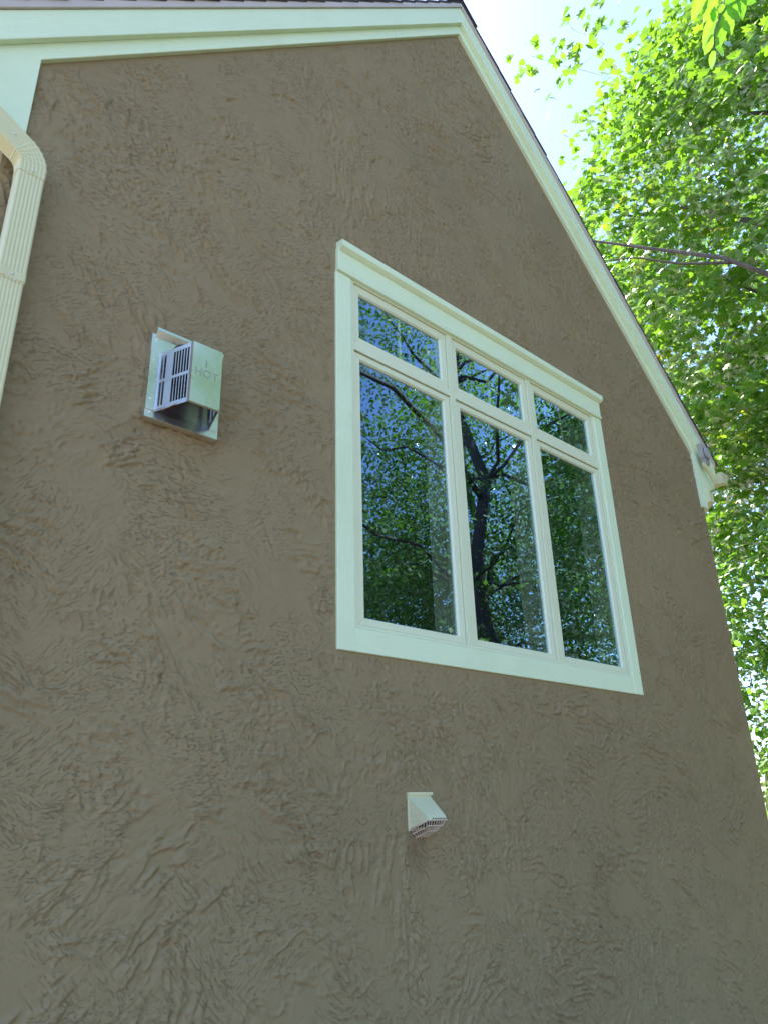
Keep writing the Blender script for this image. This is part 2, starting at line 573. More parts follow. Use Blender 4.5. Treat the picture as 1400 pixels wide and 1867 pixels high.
ii, jj = np.nonzero(keepc)
vi = (ii * nz + jj).astype(np.int32)
quads = np.stack([vi, vi + nz, vi + nz + 1, vi + 1], 1)
used = np.zeros(nx * nz, bool)
used[quads.reshape(-1)] = True
remap = np.cumsum(used).astype(np.int32) - 1
co = np.stack([X.reshape(-1), Y.reshape(-1), Z.reshape(-1)], 1)[used].astype(np.float32)
fq = remap[quads]
n0 = len(co)
extra_v, extra_f = [], []
def q(*pts):
    b0 = n0 + len(extra_v)
    extra_v.extend(pts)
    extra_f.append([b0 + k for k in range(len(pts))])
for y in (T,):
    q((XL, y, 0), (hx0, y, 0), (hx0, y, hz0), (hx0, y, hz1), (hx0, y, top(hx0)), (XL, y, top(XL)))
    q((hx1, y, 0), (XR, y, 0), (XR, y, top(XR)), (hx1, y, top(hx1)), (hx1, y, hz1), (hx1, y, hz0))
    q((hx0, y, 0), (hx1, y, 0), (hx1, y, hz0), (hx0, y, hz0))
    q((hx0, y, hz1), (hx1, y, hz1), (hx1, y, top(hx1)), (AX, y, top(AX)), (hx0, y, top(hx0)))
for (xa, za, xb, zb) in ((hx0, hz0, hx1, hz0), (hx1, hz0, hx1, hz1), (hx1, hz1, hx0, hz1), (hx0, hz1, hx0, hz0)):
    q((xa, 0.002, za), (xb, 0.002, zb), (xb, T, zb), (xa, T, za))
for x in (XL, XR):
    q((x, 0.0, 0), (x, T, 0), (x, T, top(x)), (x, 0.0, top(x)))
me = bpy.data.meshes.new('gable_wall')
allv = np.concatenate([co, np.array(extra_v, np.float32)])
me.vertices.add(len(allv))
me.vertices.foreach_set('co', allv.reshape(-1))
lens = np.concatenate([np.full(len(fq), 4, np.int32), np.array([len(f) for f in extra_f], np.int32)])
lv = np.concatenate([fq.reshape(-1), np.array([v for f in extra_f for v in f], np.int32)])
me.loops.add(len(lv))
me.loops.foreach_set('vertex_index', lv)
me.polygons.add(len(lens))
me.polygons.foreach_set('loop_start', np.concatenate([[0], np.cumsum(lens)[:-1]]).astype(np.int32))
me.polygons.foreach_set('loop_total', lens)
sm_ = np.ones(len(lens), bool); sm_[len(fq):] = False
me.polygons.foreach_set('use_smooth', sm_)
me.update(calc_edges=True)
ne = len(extra_v)
at = me.attributes.new('rough', 'FLOAT', 'POINT')
at.data.foreach_set('value', np.concatenate([(0.1 + 0.9 * mar).reshape(-1)[used], np.full(ne, 0.3)]).astype(np.float32))
gw = link('gable_wall', me, None, M['stucco'])
gw.parent = house
gw.matrix_parent_inverse = parent_world(house).inverted()

for s in (-1, 1):
    xo = AX + s * HW
    xi = xo - s * T
    bm = bmbox(min(xo, xi), max(xo, xi), T + 0.001, DEPTH, 0, top(xo) - 0.05)
    obj('side_wall', bm, M['stucco'], house)
bm = bmbox(XL + T, XR - T, DEPTH - T, DEPTH, 0, 3.95)
prism(bm, [(XL + T, 3.952), (XR - T, 3.952), (AX, 6.3)], DEPTH - T, DEPTH)
obj('back_wall', bm, M['stucco'], house)
# room behind the window
bm = bmesh.new()
x0, x1, y0, y1, z0, z1 = XL + 0.2, XR - 0.2, T + 0.002, 4.6, 0.5, 4.25
def q2(*pts): bm.faces.new([bm.verts.new(p) for p in pts])
q2((x0, y0, z0), (x1, y0, z0), (x1, y1, z0), (x0, y1, z0))
q2((x0, y0, z1), (x0, y1, z1), (x1, y1, z1), (x1, y0, z1))
q2((x0, y1, z0), (x1, y1, z0), (x1, y1, z1), (x0, y1, z1))
q2((x0, y0, z0), (x0, y1, z0), (x0, y1, z1), (x0, y0, z1))
q2((x1, y0, z0), (x1, y0, z1), (x1, y1, z1), (x1, y1, z0))
obj('room', bm, M['room'], house)


def board(name, poly, y0, y1, mat, parent, ang, bevel=0.002):
    """a board whose grain runs along its own X axis: the object is turned by ang about Y"""
    bm = bmesh.new()
    prism(bm, poly, y0, y1)
    if bevel:
        bmesh.ops.bevel(bm, geom=list(bm.edges), offset=bevel, segments=1, affect='EDGES')
    rot = Matrix.Rotation(ang, 4, 'Y')
    bmesh.ops.transform(bm, matrix=rot.inverted(), verts=bm.verts)
    bmesh.ops.recalc_face_normals(bm, faces=bm.faces)
    me = bpy.data.meshes.new(name)
    bm.to_mesh(me)
    bm.free()
    o = link(name, me, None, mat)
    o.matrix_basis = rot
    if parent is not None:
        o.parent = parent
        o.matrix_parent_inverse = parent_world(parent).inverted()
    return o


def slope_poly(s, d0, d1, u0, u1):
    """band along the roof line on side s; d = vertical height over the stucco line, u = horizontal distance from the apex"""
    return [(AX + s * u0, AZ + d0 - u0), (AX + s * u0, AZ + d1 - u0), (AX + s * u1, AZ + d1 - u1), (AX + s * u1, AZ + d0 - u1)]


for s in (-1, 1):
    a = R(45) * s
    board('frieze_board', slope_poly(s, 0.0, 0.10, 0.0, IN + 0.004), -0.022, 0.003, M['trim'], house, a)
    board('rake_board', slope_poly(s, 0.083, 0.232, 0.0, EV), -0.050, -0.0225, M['trim'], house, a)
    board('drip_edge', slope_poly(s, 0.234, 0.282, 0.0, EV + 0.01), -0.060, -0.02, M['drip'], house, a, 0.001)
    # plumb board that closes the eave end
    zi = AZ - IN
    zt = AZ + 0.10
    pts = [(IN, zt - IN), (IN, WZ0 + 1.475), (IN + 0.072, WZ0 + 1.475), (IN + 0.085, WZ0 + 1.54), (IN + 0.115, WZ0 + 1.60),
           (IN + 0.17, WZ0 + 1.655), (IN + 0.26, WZ0 + 1.69), (EV - 0.002, WZ0 + 1.69), (EV - 0.002, zt - EV)]
    board('eave_return', [(AX + s * u, z) for u, z in pts], -0.0215, 0.0035, M['trim'], house, 0)
    # soffit under the side eave
    bm = bmbox(min(AX + s * HW, AX + s * EV), max(AX + s * HW, AX + s * EV), 0.004, DEPTH, WZ0 + 1.685, WZ0 + 1.70)
    obj('soffit', bm, M['trim'], house)

# roof: two slabs and the shingles one can see along the rake
bm = bmesh.new()
for s in (-1, 1):
    prism(bm, slope_poly(s, 0.10, 0.281, 0.0 if s > 0 else 0.001, EV + 0.02), 0.004, DEPTH + 0.1)
roof = obj('roof', bm, M['shingle'], house)
rng = random.Random(5)
bm = bmesh.new()
L0, TH = 0.20, 0.007
def shingle_mesh(wy):
    bm = bmesh.new()
    box(bm, 0, 0.33, 0, wy, 0, TH)
    me = bpy.data.meshes.new('shingle')
    bmesh.ops.recalc_face_normals(bm, faces=bm.faces)
    bm.to_mesh(me)
    bm.free()
    me.materials.append(M['shingle'])
    return me
sm = [shingle_mesh(0.32), shingle_mesh(0.96)]
for s in (-1, 1):
    n = 23
    step = (EV + 0.05) * math.sqrt(2) / n
    for k in range(n):
        u = (k + 1) * step / math.sqrt(2)      # horizontal distance of the butt edge
        base = Vector((AX + s * u, -0.0645 + rng.uniform(-0.0035, 0.0025), AZ + 0.2835 + 0.007 - u))
        # butt at 'base', tail runs up the slope and tilts down below the course above
        up = Vector((-s, 0, 1)).normalized()
        nn = Vector((s, 0, 1)).normalized()
        up = (up - nn * 0.045).normalized()
        nn = Vector((s, 0, 1)).normalized()
        nn = (nn - up * nn.dot(up)).normalized()
        ln = min(1.0, (u * math.sqrt(2)) / 0.33)
        mw = Matrix((( up.x * ln, 0, nn.x, base.x), (up.y * ln, 1, nn.y, base.y), (up.z * ln, 0, nn.z, base.z), (0, 0, 0, 1)))
        o = link('shingle', sm[k % 2], None)
        o.parent = roof
        o.matrix_parent_inverse = parent_world(roof).inverted()
        o.matrix_basis = mw
# ridge cap shingles
for k in range(3):
    bm = bmesh.new()
    yb = -0.072 + k * 0.15
    zt = AZ + 0.306 + 0.004 * (2 - k)
    poly = [(AX - 0.15, zt - 0.152), (AX, zt), (AX + 0.15, zt - 0.152), (AX + 0.142, zt - 0.160), (AX, zt - 0.014), (AX - 0.142, zt - 0.160)]
    prism(bm, poly, yb, yb + 0.30)
    obj('ridge_shingle', bm, M['shingle'], roof)

# ------------------------------------------------------------------ window
def wx(x): return WX0 + x
def wz(z): return WZ0 + z
CW = 0.088
UW = (WW - 2 * CW) / 3
bm = bmesh.new()
# window = the fixed frame: jambs, mullions, transom, head and sill strip
FY0, FY1 = -0.004, 0.07
zb, zt = 0.096, 1.752
for k in range(4):
    xc = CW + k * UW
    xa = xc if k == 0 else xc - 0.019
    xb = xc if k == 3 else xc + 0.019
    if k in (1, 2):
        box(bm, wx(xc - 0.019), wx(xc - 0.0045), FY0 - 0.001, FY1, wz(zb + 0.0131), wz(zt - 0.014))
        box(bm, wx(xc - 0.0040), wx(xc + 0.0040), FY0 + 0.001, FY1 - 0.002, wz(zb + 0.0131), wz(zt - 0.014))
        box(bm, wx(xc + 0.0045), wx(xc + 0.019), FY0, FY1, wz(zb + 0.0131), wz(zt - 0.014))
    else:
        box(bm, wx(xa), wx(xb), FY0, FY1, wz(zb + 0.0131), wz(zt - 0.014))
box(bm, wx(CW), wx(WW - CW), FY0 + 0.0005, FY1 - 0.001, wz(zb), wz(zb + 0.013))
box(bm, wx(CW), wx(WW - CW), FY0 + 0.0005, FY1 - 0.001, wz(zt - 0.014), wz(zt))
for k in range(3):
    xa, xb = CW + k * UW + 0.0192, CW + (k + 1) * UW - 0.0192
    box(bm, wx(xa), wx(xb), FY0 + 0.0003, FY1 - 0.002, wz(1.3665), wz(1.3838))
    box(bm, wx(xa), wx(xb), FY0 + 0.0018, FY1 - 0.003, wz(1.3842), wz(1.4028))
window = obj('window', bm, M['sash'], house, bevel=0.0012)
window['label'] = 'six light window'


def frame_boards(x0, x1, z0, z1, l, r, b, t_, y0, y1, lip):
    """a mitred frame: four boards meeting on the diagonals, inner face bevelled towards the glass"""
    bm = bmesh.new()
    o = [(x0, z0), (x1, z0), (x1, z1), (x0, z1)]
    i = [(x0 + l, z0 + b), (x1 - r, z0 + b), (x1 - r, z1 - t_), (x0 + l, z1 - t_)]
    i2 = [(x0 + l - lip, z0 + b - lip), (x1 - r + lip, z0 + b - lip), (x1 - r + lip, z1 - t_ + lip), (x0 + l - lip, z1 - t_ + lip)]
    g = 0.0006
    for k in range(4):
        m = (k + 1) % 4
        dx = (o[m][0] - o[k][0]); dz = (o[m][1] - o[k][1])
        L = math.hypot(dx, dz); dx /= L; dz /= L
        def P(p, y, sgn): return bm.verts.new((p[0] + dx * g * sgn, y, p[1] + dz * g * sgn))
        a = [P(o[k], y0, 1), P(o[m], y0, -1), P(i2[m], y0, -1), P(i2[k], y0, 1)]
        c = [P(i[k], y0 + 0.009, 1), P(i[m], y0 + 0.009, -1)]
        d = [P(o[k], y1, 1), P(o[m], y1, -1), P(i[m], y1, -1), P(i[k], y1, 1)]
        bm.faces.new(a)
        bm.faces.new((a[3], a[2], c[1], c[0]))
        bm.faces.new((c[0], c[1], d[2], d[3]))
        bm.faces.new((d[0], d[3], d[2], d[1]))
        bm.faces.new((a[1], a[0], d[0], d[1]))
        bm.faces.new((a[0], a[3], c[0], d[3], d[0]))
        bm.faces.new((a[2], a[1], d[1], d[2], c[1]))
    return bm


SY0 = 0.005
for k in range(3):
    xa, xb = CW + k * UW + 0.0215, CW + (k + 1) * UW - 0.0235
    gx0, gx1 = CW + k * UW + 0.063, CW + (k + 1) * UW - 0.063
    for (za, zb_, g0, g1) in ((0.1125, 1.3605, 0.1445, 1.328), (1.4045, 1.7355, 1.4525, 1.692)):
        s_ = obj('sash', frame_boards(wx(xa), wx(xb), wz(za), wz(zb_), gx0 - xa, xb - gx1, g0 - za, zb_ - g1, SY0, 0.045, 0.006), M['sash'], window)
        p_ = obj('pane', bmbox(wx(gx0 - 0.006), wx(gx1 + 0.006), SY0 + 0.013, SY0 + 0.0145, wz(g0 - 0.006), wz(g1 + 0.006)), M['glass'], window)
        if za > 1:
            xm = (gx0 + gx1) / 2
            obj('muntin', bmbox(wx(xm - 0.0075), wx(xm + 0.0075), SY0 + 0.018, SY0 + 0.026, wz(g0 - 0.006), wz(g1 + 0.006)), M['sash'], window)
        # liners of the deep reveal seen through the glass
        obj('jamb_liner', bmbox(wx(gx1 + 0.004), wx(gx1 + 0.016), 0.046, 0.15, wz(g0 - 0.02), wz(g1 + 0.02)), M['liner'], window)
        obj('jamb_liner', bmbox(wx(gx0 - 0.016), wx(gx0 - 0.004), 0.046, 0.15, wz(g0 - 0.02), wz(g1 + 0.02)), M['liner'], window)

# casing: side boards, bottom board, head board and cap
def wboard(name, x0, x1, y0, y1, z0, z1, ang, bev=0.0025):
    return board(name, [(wx(x0), wz(z0)), (wx(x1), wz(z0)), (wx(x1), wz(z1)), (wx(x0), wz(z1))], y0, y1, M['trim'], window, ang, bev)
wboard('side_casing', 0.0, CW - 0.001, -0.012, 0.05, 0.0, 1.7425, R(90))
wboard('side_casing', WW - CW + 0.001, WW, -0.012, 0.05, 0.0, 1.7425, R(90))
wboard('bottom_casing', CW, WW - CW, -0.0115, 0.05, 0.0, 0.0935, 0)
wboard('head_bead', 0.004, WW - 0.004, -0.024, 0.05, 1.7445, 1.7615, 0)
wboard('head_casing', 0.006, WW - 0.006, -0.021, 0.05, 1.7625, 1.8755, 0)
bm = bmesh.new()
prof = [(-0.0205, 1.862), (-0.024, 1.860), (-0.042, 1.868), (-0.047, 1.872), (-0.048, 1.902), (-0.045, 1.908), (0.02, 1.918), (0.02, 1.877), (-0.0205, 1.877)]
va = [bm.verts.new((wx(0.010), y, wz(z))) for y, z in prof]
vb = [bm.verts.new((wx(WW + 0.001), y, wz(z))) for y, z in prof]
bm.faces.new(va); bm.faces.new(vb[::-1])
for i in range(len(prof)):
    j = (i + 1) % len(prof)
    bm.faces.new((va[j], va[i], vb[i], vb[j]))
obj('head_cap', bm, M['trim'], window)

# ------------------------------------------------------------------ gutters and downspouts
def rr_section(hw, hd, r, ribs):
    """rounded rectangle, hw half width (u), hd half depth (v); shallow ribs on the front (v = -hd)"""
    pts = []
    for cx, cy, a0 in ((hw - r, hd - r, 0), (-hw + r, hd - r, 90), (-hw + r, -hd + r, 180)):
        for k in range(4):
            a = R(a0 + 30 * k)
            pts.append((cx + r * math.cos(a), cy + r * math.sin(a)))
    n = ribs
    for k in range(n):
        c = -hw + r + (2 * hw - 2 * r) * (k + 0.5) / n
        w = (2 * hw - 2 * r) / n
        pts += [(c - w * 0.32, -hd), (c - w * 0.14, -hd + 0.0013), (c + w * 0.14, -hd + 0.0013), (c + w * 0.32, -hd)]
    for k in range(4):
        a = R(270 + 30 * k)
        pts.append((hw - r + r * math.cos(a), -hd + r + r * math.sin(a)))
    return pts


def bend_path(c0, z_bottom, z_bend, side, ang, rad, run, yc, crimps, amp):
    """vertical from z_bottom up to z_bend, arc towards `side` (-1 = -x) by ang, straight run"""
    path = []
    X, Y = Vector((1, 0, 0)), Vector((0, 1, 0))
    path.append(((c0, yc, z_bottom), X, Y))
    path.append(((c0, yc, z_bend - 0.002), X, Y))
    n = crimps * 2
    for k in range(n + 1):
        t = ang * k / n
        cx = c0 + side * rad * (1 - math.cos(t))
        cz = z_bend + rad * math.sin(t)
        u = Vector((math.cos(t), 0, side * -math.sin(t) * -1)) if False else Vector((math.cos(t), 0, -side * math.sin(t)))
        sc = 1.0 + (amp if k % 2 else -amp * 0.3)
        path.append(((cx, yc, cz), u * sc, Y * sc))
    t = ang
    d = Vector((side * math.sin(t), 0, math.cos(t)))
    e = Vector((c0 + side * rad * (1 - math.cos(t)), yc, z_bend + rad * math.sin(t)))
    u = Vector((math.cos(t), 0, -side * math.sin(t)))
    path.append((tuple(e + d * 0.004), u, Y))
    path.append((tuple(e + d * run), u, Y))
    return path, e, d


dsp = empty('downspout', (-1.30, -0.075, 0.02), 'cream ribbed downspout with crimped elbow at the left wall corner', 'downspout')
DX, DY = -1.318, -0.072
ZJ = 1.6 + 0.5645 + 0.925          # sleeve joint
sect_lo = rr_section(0.0380, 0.027, 0.007, 6)
sect_up = rr_section(0.0400, 0.029, 0.007, 6)
bm = bmesh.new()
sweep(bm, [((DX, DY, 0.12), (1, 0, 0), (0, 1, 0)), ((DX, DY, ZJ + 0.05), (1, 0, 0), (0, 1, 0))], sect_lo)
obj('lower_pipe', bm, M['cream'], dsp)
bm = bmesh.new()
ZB = 1.6 + 0.5645 + 1.335
sweep(bm, [((DX, DY, ZJ), (1, 0, 0), (0, 1, 0)), ((DX, DY, ZB + 0.02), (1, 0, 0), (0, 1, 0))], sect_up)
obj('upper_pipe', bm, M['cream'], dsp)
bm = bmesh.new()
path, e_, d_ = bend_path(DX, ZB, ZB + 0.03, -1, R(58), 0.085, 0.40, DY, 6, 0.035)
sweep(bm, path, rr_section(0.0415, 0.031, 0.007, 6))
obj('elbow', bm, M['cream'], dsp)
bm = bmesh.new()
zs = ZJ + 0.006
sweep(bm, [((DX, DY, zs), (1, 0, 0), (0, 1, 0)), ((DX, DY, zs + 0.028), (1, 0, 0), (0, 1, 0))], rr_section(0.0410, 0.0305, 0.007, 1))
obj('strap', bm, M['cream'], dsp)
def screw(p, n, parent, r=0.004):
    bm = bmesh.new()
    n = Vector(n).normalized()
    p = Vector(p)
    tube(bm, [p, p + n * 0.002, p + n * 0.003], [r, r * 0.9, r * 0.5], 8)
    return obj('screw', bm, M['metal'], parent)
screw((DX, DY - 0.031, zs + 0.014), (0, -1, 0), dsp)
screw((DX, DY - 0.032, ZB + 0.012), (0, -1, 0), dsp)
pe = e_ + d_ * 0.035
screw((pe.x, DY - 0.031, pe.z), (0, -1, 0), dsp)


def gutter(s, label):
    xg = AX + s * (EV + 0.004)
    root = empty('gutter', (xg, 2.5, WZ0 + 1.72), label, 'gutter', 'gutters along the eaves')
    prof = [(0, 0.01), (0.066, 0.01), (0.080, 0.035), (0.098, 0.052), (0.104, 0.092), (0.112, 0.096), (0.112, 0.102), (0.101, 0.102),
            (0.096, 0.057), (0.075, 0.039), (0.062, 0.014), (0.004, 0.014), (0.004, 0.10), (0, 0.10)]
    bm = bmesh.new()
    prism(bm, [(xg + s * x, WZ0 + 1.715 + z) for x, z in prof], -0.094, DEPTH)
    obj('trough', bm, M['cream'], root)
    bm = bmesh.new()
    prism(bm, [(xg + s * x, WZ0 + 1.715 + z) for x, z in prof[:7] + [(0, 0.102)]], -0.096, -0.0942)
    obj('end_cap', bm, M['cream'], root)
    return root
gutter(1, 'short cream gutter end at the lower right eave beyond the gable trim')
gl_ = gutter(-1, 'cream gutter along the left eave feeding the long downspout')

# downspout at the right eave, running back along the side wall
dr = empty('downspout', (XR + 0.05, 0.12, 0.02), 'short cream downspout elbow tucked under the right eave return', 'downspout')
rs = rr_section(0.036, 0.028, 0.007, 4)
bm = bmesh.new()
xg = AX + EV + 0.045
Xv, Yv = Vector((1, 0, 0)), Vector((0, 1, 0))
zt_ = WZ0 + 1.712
px_ = XR + 0.075
sweep(bm, [((xg, 0.16, zt_), Xv, Yv), ((xg, 0.16, zt_ - 0.015), Xv, Yv), ((xg - 0.012, 0.15, zt_ - 0.028), (0.8, 0, -0.6), Yv),
           ((px_ + 0.012, -0.010, zt_ - 0.085), (0.8, 0, -0.6), Yv), ((px_, -0.018, zt_ - 0.10), Xv, Yv),
           ((px_, -0.018, zt_ - 0.180), Xv, Yv)], rs)
obj('elbow', bm, M['cream'], dr)
bm = bmesh.new()
sweep(bm, [((px_, -0.017, zt_ - 0.175), Xv * 1.0, Vector((0, 1, 0))), ((px_, -0.005, zt_ - 0.20), Xv, Vector((0, 0.8, -0.6))),
           ((px_ - 0.02, 0.09, zt_ - 0.30), Xv, Vector((0, 0.8, -0.6))), ((px_ - 0.02, 0.10, zt_ - 0.32), Xv, Yv), ((px_ - 0.02, 0.10, 0.12), Xv, Yv)],
      rr_section(0.033, 0.025, 0.007, 4))
obj('lower_pipe', bm, M['cream'], dr)

# ------------------------------------------------------------------ junction box on the right eave
jb = empty('junction_box', (3.60, -0.05, WZ0 + 1.90), 'grey round outdoor electrical box on the right eave trim', 'electrical box')
JX, JZ = 3.572, WZ0 + 1.915
JK = 0.82
bm = bmesh.new()
prism(bm, [(JX - JK * 0.075, JZ + JK * 0.085), (JX - JK * 0.055, JZ + JK * 0.035), (JX - JK * 0.055, JZ - JK * 0.045), (JX - JK * 0.035, JZ - JK * 0.062), (JX + JK * 0.04, JZ - JK * 0.062),
           (JX + JK * 0.06, JZ - JK * 0.04), (JX + JK * 0.06, JZ + JK * 0.04), (JX + JK * 0.04, JZ + JK * 0.062)], -0.085, -0.051)
obj('box_body', bm, M['greybox'], jb, bevel=0.004)
bm = bmesh.new()
disc(bm, (JX + JK * 0.005, JZ), 0.047, -0.101, -0.0855, 28)
obj('cover', bm, M['greybox'], jb, bevel=0.003)
bm = bmesh.new()
disc(bm, (JX + JK * 0.005, JZ), 0.0492, -0.0895, -0.0862, 28)
obj('gasket', bm, M['gap'], jb)
bm = bmesh.new()
prism(bm, [(JX - JK * 0.045, JZ - JK * 0.064), (JX + JK * 0.035, JZ - JK * 0.064), (JX + JK * 0.025, JZ - JK * 0.118), (JX - JK * 0.025, JZ - JK * 0.100)], -0.09, -0.052)
obj('lamp_socket', bm, M['greybox'], jb, bevel=0.003)
for dx, dz in ((-0.02, -0.08), (0.012, -0.088)):
    bm = bmesh.new()
    disc(bm, (JX + JK * dx, JZ + JK * dz), 0.006, -0.0925, -0.0902, 10)
    obj('knockout', bm, M['gap'], jb)
bm = bmesh.new()
tube(bm, [(JX - JK * 0.035, -0.055, JZ - JK * 0.10), (JX - JK * 0.01, -0.062, JZ - JK * 0.115), (JX + JK * 0.02, -0.068, JZ - JK * 0.14), (JX + JK * 0.13, -0.068, JZ - JK * 0.262), (JX + JK * 0.14, -0.06, JZ - JK * 0.275)],
     0.0135, 12)
obj('conduit', bm, M['cream'], jb, smooth=True)

# ------------------------------------------------------------------ fireplace vent cap
VX, VZ = -0.705, 1.6 + 0.5645
vent = empty('fireplace_vent', (VX, 0, VZ + 0.68), 'steel fireplace vent cap marked HOT with slotted sides', 'vent')
pl, pr, pb, pt = -0.844, -0.571, VZ + 0.667, VZ + 0.992
PY = -0.036
bm = bmesh.new()
# tray: face sheet plus returned flanges
box(bm, pl, pr, PY, PY + 0.0025, pb, pt)
box(bm, pl, pl + 0.002, PY + 0.0026, -0.001, pb, pt)
box(bm, pr - 0.002, pr, PY + 0.0026, -0.001, pb, pt)
box(bm, pl, pr, PY + 0.0026, -0.001, pb - 0.0005, pb + 0.0015)
obj('back_plate', bm, M['metal'], vent)
bm = bmesh.new()
hexa(bm, [(pl + 0.012, PY - 0.012, pt + 0.023), (pr, PY - 0.012, pt + 0.023), (pr, PY - 0.0126, pt + 0.012), (pl + 0.012, PY - 0.0126, pt + 0.012)],
     [(pl + 0.012, PY - 0.0095, pt + 0.023), (pr, PY - 0.0095, pt + 0.023), (pr, PY - 0.010, pt + 0.012), (pl + 0.012, PY - 0.010, pt + 0.012)])
hexa(bm, [(pl + 0.0121, PY - 0.0124, pt + 0.0118), (pr - 0.0001, PY - 0.0124, pt + 0.0118), (pr - 0.0001, PY - 0.0002, pt - 0.012), (pl + 0.0121, PY - 0.0002, pt - 0.012)],
     [(pl + 0.0121, PY - 0.0102, pt + 0.0138), (pr - 0.0001, PY - 0.0102, pt + 0.0138), (pr - 0.0001, PY + 0.002, pt - 0.010), (pl + 0.0121, PY + 0.002, pt - 0.010)])
obj('top_lip', bm, M['metal'], vent)
# cap body: tapered box, wide at the plate, narrow in front
FX0, FX1, FZ0, FZ1, FYY = -0.750, -0.638, VZ + 0.703, VZ + 0.935, -0.160
BX0, BX1, BZ0, BZ1 = -0.814, -0.606, VZ + 0.690, VZ + 0.917
bm = bmesh.new()
e = 0.004
for (x0, x1, z0, z1) in ((FX0 + e, FX1 - e, FZ0 + e, FZ1 - e),):
    hexa(bm, [(FX0, FYY, FZ0), (FX1, FYY, FZ0), (FX1, FYY, FZ1), (FX0, FYY, FZ1)],
         [(FX0 - 0.003, FYY + 0.012, FZ0), (FX1 + 0.003, FYY + 0.012, FZ0), (FX1 + 0.003, FYY + 0.012, FZ1), (FX0 - 0.003, FYY + 0.012, FZ1)])
obj('front_panel', bm, M['metal'], vent, bevel=0.0035)


def side_panel(xf, xb, sgn):
    """slotted sheet from the front panel back to the plate, built from bars between the slots"""
    f = Vector((xf, FYY + 0.0125, 0)); b = Vector((xb, PY - 0.001, 0))
    def P(u, z): # u 0 = front, 1 = back
        p = f.lerp(b, u)
        zz0 = FZ0 * (1 - u) + BZ0 * u
        zz1 = FZ1 * (1 - u) + BZ1 * u
        return Vector((p.x, p.y, zz0 + (zz1 - zz0) * z))
    nrm = Vector((b.y - f.y, -(b.x - f.x), 0)).normalized() * 0.0018 * sgn
    bm = bmesh.new()
    def quad(u0, u1, z0, z1):
        fr = [P(u0, z0), P(u1, z0), P(u1, z1), P(u0, z1)]
        hexa(bm, fr, [p + nrm for p in fr])
    slots = [0.03, 0.115, 0.20, 0.285, 0.37, 0.455, None, 0.74, 0.835]
    us = [0.0]
    quad(0, 1, 0, 0.075); quad(0, 1, 0.93, 1.0)
    for (z0, z1) in ((0.0755, 0.475), (0.5255, 0.9295)):
        edge = 0.0
        for sl in slots:
            if sl is None:
                continue
            quad(edge, sl, z0, z1)
            edge = sl + 0.062
        quad(edge, 1.0, z0, z1)
    quad(0, 1, 0.4755, 0.525)
    o = obj('side_panel', bm, M['metal'], vent)
    # mounting tab folded against the plate
    bm = bmesh.new()
    box(bm, min(xb, xb - sgn * 0.03), max(xb, xb - sgn * 0.03), PY - 0.003, PY - 0.0006, BZ0 + 0.004, BZ1 + 0.006)
    obj('mounting_tab', bm, M['metal'], vent)
    for zz in (0.2, 0.86):
        screw((xb - sgn * 0.015, PY - 0.003, BZ0 + (BZ1 - BZ0) * zz), (0, -1, 0), vent)
side_panel(FX0 - 0.003, BX0, 1)
side_panel(FX1 + 0.003, BX1, -1)
for (x, z) in ((pl + 0.02, pt - 0.02), (pl + 0.02, pb + 0.02), (pr - 0.02, pb + 0.02), (pr - 0.02, pt - 0.02)):
    screw((x, PY, z), (0, -1, 0), vent)
# wire grille underneath
bm = bmesh.new()
n = 26
for k in range(n + 1):
    u = k / n
    xa = FX0 + (FX1 - FX0) * u
    xb_ = BX0 + (BX1 - BX0) * u
    tube(bm, [(xa, FYY + 0.013, FZ0 + 0.004), (xb_, PY - 0.002, BZ0 + 0.004)], 0.0011, 4)
for k in range(9):
    v = (k + 0.5) / 9
    y = (FYY + 0.013) * (1 - v) + (PY - 0.002) * v
    tube(bm, [(FX0 + (BX0 - FX0) * v, y, FZ0 + 0.002), (FX1 + (BX1 - FX1) * v, y, FZ0 + 0.002)], 0.0011, 4)
tag(obj('bottom_grille', bm, M['dark'], vent))
# sooty flue collar and inner baffle
bm = bmesh.new()
disc(bm, (-0.700, VZ + 0.893), 0.092, -0.064, PY - 0.0005, 36)
disc(bm, (-0.702, VZ + 0.835), 0.052, -0.115, -0.0645, 28)
obj('flue_collar', bm, M['dark'], vent)
bm = bmesh.new()
hexa(bm, [(FX0 + 0.004, FYY + 0.014, FZ0 + 0.01), (FX1 - 0.004, FYY + 0.014, FZ0 + 0.01), (FX1 - 0.004, FYY + 0.014, FZ1 - 0.012), (FX0 + 0.004, FYY + 0.014, FZ1 - 0.012)],
     [(FX0 + 0.004, FYY + 0.016, FZ0 + 0.01), (FX1 - 0.004, FYY + 0.016, FZ0 + 0.01), (FX1 - 0.004, FYY + 0.016, FZ1 - 0.012), (FX0 + 0.004, FYY + 0.016, FZ1 - 0.012)])
obj('baffle', bm, M['dark'], vent)
# rusty bottom edge of the slotted side
bm = bmesh.new()
tube(bm, [(FX0 - 0.02, FYY + 0.045, FZ0 - 0.0005), (BX0 + 0.018, PY - 0.03, BZ0 - 0.0005)], 0.002, 6)
obj('rust_patch', bm, M['rust'], vent)


def text_mesh(txt, size, depth):
    cu = bpy.data.curves.new('lettering', 'FONT')
    cu.body = txt
    cu.size = size
    cu.extrude = depth
    cu.align_x = 'CENTER'
    cu.offset = -0.012 * size
    o = bpy.data.objects.new('lettering', cu)
    COL.objects.link(o)
    bpy.context.view_layer.update()
    dg = bpy.context.evaluated_depsgraph_get()
    me = bpy.data.meshes.new_from_object(o.evaluated_get(dg))
    bpy.data.objects.remove(o)
    return me


